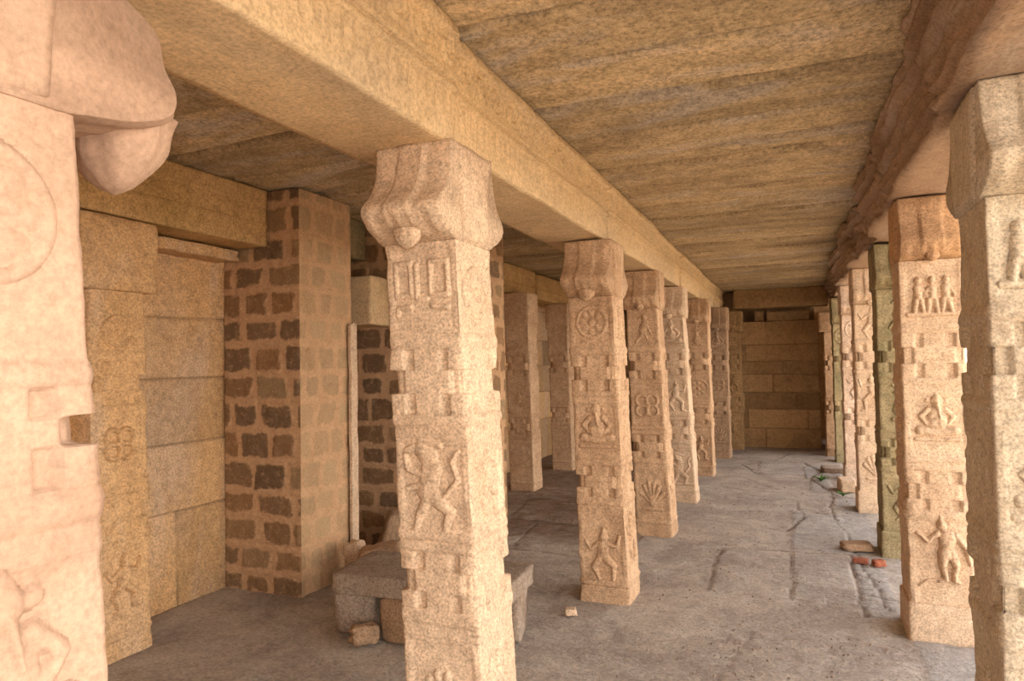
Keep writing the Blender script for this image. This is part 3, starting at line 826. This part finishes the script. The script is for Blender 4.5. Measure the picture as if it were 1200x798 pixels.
def bar_stone(name, label, cat, x0, x1, y0, y1, z0, z1, mat, seed, rnd=.05, amp=.012, group=None, n=20, rz=0.0):
    V, F = softbox(0, seed, n, rnd, amp)
    s = np.array([(x1 - x0) / 2, (y1 - y0) / 2, (z1 - z0) / 2])
    V = V * s
    V += .006 * np.stack([vnoise(V[:, 0] * 9, V[:, 1] * 9, V[:, 2] * 9, seed + j) for j in range(3)], -1)
    V[:, 2] += s[2]
    o = build(name, V, F, mat, None, ((x0 + x1) / 2, (y0 + y1) / 2, z0))
    o.rotation_euler = (0, 0, rz)
    return tag(o, label, cat, group, 'thing')
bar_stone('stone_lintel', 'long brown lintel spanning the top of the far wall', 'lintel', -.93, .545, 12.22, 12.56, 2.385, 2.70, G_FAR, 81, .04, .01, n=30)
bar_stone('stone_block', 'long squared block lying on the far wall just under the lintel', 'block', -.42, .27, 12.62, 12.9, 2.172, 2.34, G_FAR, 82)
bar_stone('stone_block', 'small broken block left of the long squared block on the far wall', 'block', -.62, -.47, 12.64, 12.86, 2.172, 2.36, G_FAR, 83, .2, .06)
bar_stone('stone_block', 'pale corner block projecting from the masonry wall beside the pier', 'block', -3.46, -3.03, 4.46, 4.94, 1.86, 2.24, G_BEAM, 84, .05, .015, rz=.05)
bar_stone('stone_block', 'thin broken ledge stone wedged under the mottled beam', 'block', -3.76, -3.56, 2.95, 3.68, 2.28, 2.36, G_WALL, 85, .25, .05)
bar_stone('upright_slab', 'thin pale slab edge standing between the masonry pier and the masonry wall', 'slab', -3.055, -3.03, 4.22, 4.30, 0.0, 1.85, G_PALE, 86, .1, .02)

# masonry of small stones set in wide mortar
def masonry_face(o, ud, nd, L, H, seed, worn_lit, step=.014, cw=(.20, .34), chh=(.15, .21), fl=False):
    us = np.linspace(0, L, int(L / step) + 1); ws = np.linspace(0, H, int(H / step) + 1)
    W, U = np.meshgrid(ws, us, indexing='ij')
    rs = random.Random(seed)
    c = [0.]
    while c[-1] < H: c.append(c[-1] + rs.uniform(*chh))
    c = np.array(c)
    k = np.clip(np.searchsorted(c, W + .030 * fbm(U * 3, W * 1.5, 0, seed, 2)) - 1, 0, len(c) - 2)
    S = np.zeros_like(U); Hh = np.zeros_like(U); TT = np.zeros_like(U)
    for i in range(len(c) - 1):
        js = [-rs.uniform(0, .2)]
        while js[-1] < L + .1: js.append(js[-1] + rs.uniform(*cw))
        js = np.array(js)
        q = np.clip(np.searchsorted(js, U) - 1, 0, len(js) - 2)
        cu = (js[q] + js[q + 1]) / 2; hu = (js[q + 1] - js[q]) / 2 - .026
        cv = (c[i] + c[i + 1]) / 2; hv = (c[i + 1] - c[i]) / 2 - .026
        jn = .030 * fbm(U * 11, W * 11, i, seed + 3, 4)
        tt = np.array([rs.random() for _ in js])
        dx = np.abs(U - cu) - hu + jn; dy = np.abs(W - cv) - hv + jn
        rr = .02
        sd = np.hypot(np.maximum(dx + rr, 0), np.maximum(dy + rr, 0)) - rr + np.minimum(np.maximum(dx, dy), 0)
        ro = np.array([rs.uniform(.0, .012) for _ in js])
        sel = k == i
        s = sstep(.016, -.022, sd)
        S = np.where(sel, s, S); TT = np.where(sel, tt[q], TT)
        # raised pointing line along the middle of the mortar
        Hh = np.where(sel, s * (ro[q] - .002) , Hh)
    dm = np.abs(W[..., None] - c[None, None, :]).min(-1)
    Hh = Hh + (1 - S) * .006 * (dm < .006)
    Hh = Hh + .010 * fbm(U * 11, W * 11, 0, seed + 6, 3) * (.3 + .7 * S) + .004 * fbm(U * 40, W * 40, 0, seed + 7, 2)
    e = sstep(0, .02, np.minimum(U, L - U))
    Hh = Hh * e
    P = np.array(o) + np.array(ud) * U[..., None] + np.array([0, 0, 1.]) * W[..., None] + np.array(nd) * Hh[..., None]
    q = gridF(*U.shape)
    if np.dot(np.cross(ud, (0, 0, 1.)), nd) < 0: q = [f[::-1] for f in q]
    return P.reshape(-1, 3), q, S.ravel(), np.full(S.size, worn_lit), TT.ravel()

def masonry_box(name, x0, x1, y0, y1, z0, z1, seed, worn_lit_faces):
    Vs, Fs, A, B, Cc = [], [], [], [], []
    off = 0
    H = z1 - z0
    faces = [((x0, y0, z0), (1, 0, 0), (0, -1, 0), x1 - x0, worn_lit_faces[0]), ((x1, y0, z0), (0, 1, 0), (1, 0, 0), y1 - y0, worn_lit_faces[1]),
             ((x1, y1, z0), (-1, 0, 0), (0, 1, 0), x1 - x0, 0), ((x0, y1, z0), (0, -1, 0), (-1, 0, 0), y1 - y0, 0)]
    for i, (o, u, n, L, w) in enumerate(faces):
        st = .014 if i < 2 else .04
        V, q, s, b, tq = masonry_face(o, u, n, L, H, seed, w, st, cw=((.22, .36) if i == 0 else (.15, .25)), chh=(.165, .215))
        Vs.append(V); Fs += (np.array(q) + off).tolist(); off += len(V); A.append(s); B.append(b); Cc.append(tq)
    Vs.append(np.array([(x0, y0, z1), (x1, y0, z1), (x1, y1, z1), (x0, y1, z1)])); Fs.append([off, off + 1, off + 2, off + 3])
    A.append(np.zeros(4)); B.append(np.zeros(4)); Cc.append(np.zeros(4))
    V = np.vstack(Vs); c = np.array([(x0 + x1) / 2, (y0 + y1) / 2, z0])
    return build(name, V - c, Fs, G_MASON, None, tuple(c), attrs=dict(stone=np.concatenate(A), worn_lit=np.concatenate(B), tint=np.concatenate(Cc)))
tag(masonry_box('masonry_pier', -3.74, -3.075, 3.71, 4.29, -.03, 2.752, 91, (.0, 1.0)), 'square pier of small brown stones in wide mortar, its right side worn and coloured as lit', 'pier', None, 'thing')  # right face paled in colour for the light it catches, plus weathering
tag(masonry_box('masonry_wall', -3.74, -2.2, 4.90, 5.18, -.03, 2.74, 94, (.15, .3)), 'dark cross wall of small mortared stones behind the tall framed column', 'wall', None, 'thing')

# floor
def seg_d(X, Y, x0, y0, x1, y1):
    dx, dy = x1 - x0, y1 - y0
    t = np.clip(((X - x0) * dx + (Y - y0) * dy) / (dx * dx + dy * dy), 0, 1)
    return np.hypot(X - x0 - t * dx, Y - y0 - t * dy)
def floor():
    xs = np.arange(-3.75, 1.21, .018); ys = np.concatenate([np.arange(-5.6, 1.5, .08), np.arange(1.5, 12.7, .020), np.arange(12.7, 14.3, .08)])
    Y, X = np.meshgrid(ys, xs, indexing='ij')
    Xw = X + .025 * fbm(X * 5, Y * 5, 0, 101, 3); Yw = Y + .03 * fbm(X * 5, Y * 5, 3, 102, 3)
    J = np.zeros_like(X)
    T = np.zeros_like(X); E = np.zeros_like(X)
    H = np.zeros_like(X)
    # (x0,y0,x1,y1,half width,strength)
    segs = [(-.58, 4.75, -.58, 5.82, .008, .6), (-.6, 5.85, .40, 5.98, .009, .7), (-.06, 4.75, -.05, 5.88, .006, .5), (.35, 4.6, .37, 6.0, .009, .7),
            (.36, 5.02, .58, 4.9, .008, .7), (.37, 5.45, .55, 5.3, .008, .8), (.50, 4.75, .44, 5.6, .006, .7), (.44, 5.6, .38, 6.6, .007, .7),
            (-.1, 6.6, .05, 7.2, .013, .8), (.05, 7.2, -.02, 7.9, .008, .5), (-.6, 7.3, .55, 7.45, .006, .5), (-.8, 8.4, .55, 8.55, .006, .5), (-.2, 8.6, -.7, 9.4, .008, .6),
            (.38, 6.6, .30, 7.5, .008, .7), (.30, 7.5, .36, 8.5, .008, .7), (.36, 8.5, .15, 9.4, .014, .9), (.15, 9.4, .30, 10.0, .016, .9), (.30, 10., .10, 10.9, .014, .9),
            (.15, 9.4, -.5, 9.7, .010, .8), (-.5, 9.7, -.75, 10.5, .010, .7), (-.5, 9.7, .0, 10.4, .010, .7), (.0, 10.4, .5, 10.6, .012, .8), (-.7, 10.5, .1, 10.9, .010, .7),
            (-.3, 11.0, -.1, 11.8, .012, .8), (-.9, 11.2, .4, 11.5, .009, .6), (.30, 10.0, .55, 9.8, .014, .9), (.36, 8.5, .56, 8.3, .012, .9),
            (-.42, 3.3, -.25, 4.1, .006, .4), (-.25, 2.7, -.40, 3.3, .005, .35), (-1.1, 5.2, -3.6, 5.4, .012, .6), (-1.3, 6.1, -3.6, 6.25, .014, .7), (-1.3, 6.9, -3.6, 7.05, .012, .7),
            (-1.3, 8.1, -3.6, 8.2, .012, .6), (-2.2, 5.3, -2.3, 6.2, .009, .5), (-2.6, 6.2, -2.7, 7., .009, .5), (-2.0, 7., -2.0, 8.1, .009, .5)]
    for x0, y0, x1, y1, w, s in segs:
        d = seg_d(Xw, Yw, x0, y0, x1, y1)
        J = np.maximum(J, s * (1 - sstep(w * .55, w * 1.6, d)))
    # raised slabs (x0,x1,y0,y1,height,grey)
    for x0, x1, y0, y1, hh, g in [(-.57, -.06, 4.75, 5.85, .004, .35), (-.05, .35, 4.75, 5.9, .008, .45), (.37, .56, 5.0, 5.9, .006, .9), (.36, .56, 4.6, 5.0, .004, .9),
                                  (-.05, .38, 6.0, 7.4, .006, .85), (.38, .62, 6.0, 8.3, -.004, .8), (-.6, .30, 7.45, 8.5, .004, .4), (.15, .36, 8.55, 9.4, .01, .9),
                                  (.1, .52, 9.45, 10.5, .015, .9), (-.5, .1, 9.7, 10.8, .008, .5), (-3.7, -1.3, 5.4, 6.2, .02, .1), (-3.7, -1.3, 6.2, 7.0, .05, .1), (-3.7, -1.35, 7.0, 8.15, .03, .1),
                                  (.56, 1.2, 2.9, 4.3, .006, .7)]:
        m = sstep(-.012, .012, np.minimum(np.minimum(Xw - x0, x1 - Xw), np.minimum(Yw - y0, y1 - Yw)))
        H += hh * m; T = np.maximum(T, g * m)
    E = np.where(X < -1.25, sstep(4.6, 6.0, Y) * .7, 0) + sstep(11.4, 12.4, Y) * .6  # browner deep in the left aisle and towards the far end
    E = np.maximum(E, .55 * (1 - sstep(.0, .22, np.abs(X - .55))) * sstep(4.1, 4.8, Y) * 0)
    H += .010 * fbm(X * 1.6, Y * 1.6, 0, 104, 3) + .004 * fbm(X * 9, Y * 9, 0, 105, 3) + .0022 * fbm(X * 32, Y * 32, 0, 106, 2)
    # trodden rough patch of broken surface near the middle
    H -= J * .012
    V = np.stack([X, Y, H - .002], -1)
    n, m = X.shape
    V = V.reshape(-1, 3); F = gridF(n, m, flip=True)
    F = [f[::-1] for f in F]
    b = len(V)
    V = np.vstack([V, [[xs[0], ys[0], -.4], [xs[-1], ys[0], -.4], [xs[-1], ys[-1], -.4], [xs[0], ys[-1], -.4]]])
    F += [[b + 3, b + 2, b + 1, b], [b, b + 1] + list(range(m - 1, -1, -1)), [b + 1, b + 2] + list(range(n * m - 1, -1, -m)),
          [b + 2, b + 3] + list(range((n - 1) * m, n * m)), [b + 3, b] + list(range(0, n * m, m))]
    z4 = np.zeros(4)
    return build('floor', V, F, G_FLOOR, attrs=dict(joint=np.append(J.ravel() * .85, z4), tone=np.append(T.ravel(), z4), brown_tone=np.append(E.ravel(), z4)))
tag(floor(), 'dusty uneven stone paving with cracked flagstones', None, None, 'structure')
g = build('courtyard_ground', [(-30, -40, -.35), (40, -40, -.35), (40, 50, -.35), (-30, 50, -.35)], [[0, 1, 2, 3]], G_GROUND)
tag(g, 'sandy ground outside the hall', None, None, 'structure')

# ------------------------------------------------------------------ slab bench and rubble
ST = 'stones propping up the rough bench slab'
RB = 'loose rubble stones behind the bench'
slab = stone('bench_slab', (-1.985, 3.55, .235), (1.08, .50, .115), (0, 0, radians(4)), 205, G_ROCK, 22, .10, .016)
tag(slab, 'long rough stone slab laid level like a low bench behind the framed column', 'slab')
def rk(x, y, s, rz, seed, label, group, z=0., mat=None, tilt=(0, 0), rnd=.3, amp=.12, cat='rock', name='rubble_stone'):
    o = stone(name, (x, y, z), s, (tilt[0], tilt[1], rz), seed, mat or G_ROCK, 11, rnd, amp, None, .06)
    return tag(o, label, cat, group)
rk(-2.38, 3.40, (.26, .24, .234), .3, 211, 'squarish grey stone under the left end of the bench slab', ST)
rk(-2.05, 3.36, (.24, .20, .234), -.1, 212, 'upright brown block propping the bench slab beside the framed column', ST, mat=G_BROWN, rnd=.15, amp=.05)
rk(-1.54, 3.58, (.20, .22, .234), .2, 213, 'grey angular stone under the right end of the bench slab', ST, rnd=.12, amp=.05)
rk(-2.24, 3.215, (.15, .085, .10), .9, 214, 'small brown wedge of stone lying in front of the bench supports', ST, mat=G_BROWN, rnd=.45, amp=.3)
rk(-2.28, 4.02, (.30, .20, .26), .2, 215, 'dark lump filling the space behind the bench', RB, mat=G_BROWN)
rk(-2.68, 4.05, (.28, .24, .28), .6, 216, 'dark boulder between the pier and the bench', RB, mat=G_BROWN)
rk(-2.84, 4.60, (.32, .20, .36), .7, 217, 'rounded brown rock leaning on the masonry wall above the bench', RB, mat=G_BROWN, tilt=(0, .3))
rk(-2.47, 4.68, (.12, .14, .38), .3, 218, 'slim pale rock standing upright by the masonry wall', RB, mat=G_PALE, tilt=(0, -.35))
rk(-2.93, 4.10, (.12, .11, .28), .1, 219, 'little whitish rock at the foot of the masonry pier', RB, mat=G_PALE)
rk(-1.30, 4.02, (.07, .06, .04), .4, 220, 'single white pebble on the floor right of the bench', None, mat=G_PALE, cat='pebble', name='pebble')
rk(.535, 5.70, (.085, .06, .045), .5, 221, 'red brick fragment nearest the mossy column foot', 'red brick fragments by the mossy column', mat=G_REDBRICK, cat='brick', name='brick_fragment')
rk(.42, 5.74, (.10, .06, .035), -.2, 222, 'red brick fragment lying farther left of the mossy column foot', 'red brick fragments by the mossy column', mat=G_REDBRICK, cat='brick', name='brick_fragment')
rk(.42, 6.12, (.22, .14, .06), .2, 223, 'flat broken brown stone behind the brick fragments', None, mat=G_BROWN, name='flat_stone')
rk(.30, 3.55, (.045, .04, .02), .5, 224, 'tiny reddish stone on the floor in front of the monkey column', None, mat=G_REDBRICK, cat='pebble', name='pebble')
rk(.52, 8.75, (.16, .30, .14), .1, 225, 'pale kerb stone between the dancer column and the limewashed column', None, mat=G_PALE, name='kerb_stone', rnd=.1, amp=.04)
rk(.44, 10.1, (.26, .36, .07), .1, 226, 'flat grey broken flagstone lying at the foot of the far right columns', None, mat=G_ROCK, name='flat_stone', rnd=.1, amp=.04)

def pebbles():
    rs = random.Random(77)
    V, F = [], []
    for i in range(520):
        if i < 200: x, y = rs.gauss(-.35, .12) + .0, rs.uniform(2.2, 4.2)
        elif i < 300: x, y = rs.uniform(.1, .55), rs.uniform(2.6, 4.2)
        else: x, y = rs.uniform(-1.0, .5), rs.uniform(2.0, 9)
        r = rs.uniform(.003, .009)
        b = len(V)
        a = rs.uniform(0, pi)
        for dx, dy, dz in ((1, 0, 0), (0, 1, 0), (-1, 0, 0), (0, -1, 0), (0, 0, .8), (0, 0, -.6)):
            V.append((x + r * (dx * cos(a) - dy * sin(a)) * rs.uniform(.8, 1.3), y + r * (dx * sin(a) + dy * cos(a)), r * dz + .002))
        F += [(b, b + 1, b + 4), (b + 1, b + 2, b + 4), (b + 2, b + 3, b + 4), (b + 3, b, b + 4), (b + 1, b, b + 5), (b + 2, b + 1, b + 5), (b + 3, b + 2, b + 5), (b, b + 3, b + 5)]
    o = build('gravel', V, F, G_ROCK, smooth=False)
    return tag(o, 'fine grit scattered over the dusty floor', 'gravel', None, 'stuff')
pebbles()

def weed(x, y, seed, label, n=16, h=.09):
    rs = random.Random(seed)
    root = empty('weed', (x, y, 0)); tag(root, label, 'weed', 'small weeds in the paving cracks')
    V, F = [], []
    for i in range(n):
        a = rs.uniform(0, 2 * pi); l = h * rs.uniform(.6, 1.2); w = .012
        d = np.array([cos(a), sin(a)]); q = np.array([-sin(a), cos(a)])
        b = len(V)
        for t, ww in ((0, .3), (.35, 1), (.7, .9), (1, .1)):
            r = l * t * .8; z = l * (1.1 * t - .7 * t * t) + .004
            for s in (-1, 0, 1):
                V.append((d[0] * r + q[0] * s * w * ww, d[1] * r + q[1] * s * w * ww, z + (.004 if s else 0)))
        for k in range(3):
            o = b + k * 3
            F += [(o, o + 1, o + 4, o + 3), (o + 1, o + 2, o + 5, o + 4)]
    build('leaf_tuft', V, F, G_LEAF, root)
weed(.27, 9.28, 1, 'bright green weed growing in a crack of the grey flagstones, farther one', 22, .13)
weed(.46, 8.36, 2, 'green weed beside the limewashed column foot, nearer of the two', 14, .10)

# ------------------------------------------------------------------ light
w = bpy.data.worlds.new('sky'); SC.world = w; w.use_nodes = True
nt = w.node_tree; nt.nodes.clear()
out = nt.nodes.new('ShaderNodeOutputWorld'); bg = nt.nodes.new('ShaderNodeBackground')
# hazy bright sky, warmest and brightest low over the horizon
tc = nt.nodes.new('ShaderNodeTexCoord'); sx = nt.nodes.new('ShaderNodeSeparateXYZ'); nt.links.new(tc.outputs['Generated'], sx.inputs[0])
rm = nt.nodes.new('ShaderNodeValToRGB'); el_ = rm.color_ramp.elements
el_[0].position = 0.0; el_[0].color = (1.0, .90, .78, 1); el_[1].position = .75; el_[1].color = (.26, .27, .30, 1)
e_ = el_.new(.28); e_.color = (.62, .55, .47, 1)
nt.links.new(sx.outputs[2], rm.inputs[0]); nt.links.new(rm.outputs[0], bg.inputs[0]); bg.inputs[1].default_value = 3.8
nt.links.new(bg.outputs[0], out.inputs[0])

sun = bpy.data.lights.new('sun', 'SUN'); sun.energy = 4.0; sun.angle = radians(.6); sun.color = (1, .93, .82)
so = bpy.data.objects.new('sun', sun); COL.objects.link(so)
az = radians(100); el = radians(75)
dirv = Vector((sin(az) * cos(el), cos(az) * cos(el), sin(el)))
so.rotation_euler = dirv.to_track_quat('Z', 'Y').to_euler()
so.location = (6, -3, 8)

fl = bpy.data.lights.new('camera_flash', 'POINT'); fl.energy = 13; fl.shadow_soft_size = .02; fl.color = (1, .93, .86)
fo = bpy.data.objects.new('camera_flash', fl); COL.objects.link(fo); fo.location = (-.05, -.03, 1.67)
# ------------------------------------------------------------------ camera
cam = bpy.data.cameras.new('camera'); co = bpy.data.objects.new('camera', cam); COL.objects.link(co)
cam.sensor_width = 36; cam.lens = 24.0; cam.clip_start = .05; cam.clip_end = 200
R = (.9243119, .38123905, -.01744406); U = (.02791406, -.02195013, .9993693); Fv = (-.3806157, .92421587, .03093069)
co.matrix_world = Matrix(((R[0], U[0], -Fv[0], 0), (R[1], U[1], -Fv[1], 0), (R[2], U[2], -Fv[2], 1.55), (0, 0, 0, 1)))
SC.camera = co
SC.view_settings.view_transform = 'Standard'; SC.view_settings.look = 'None'
SC.view_settings.gamma = 1; SC.view_settings.use_curve_mapping = False
SC.view_settings.exposure = 1.15
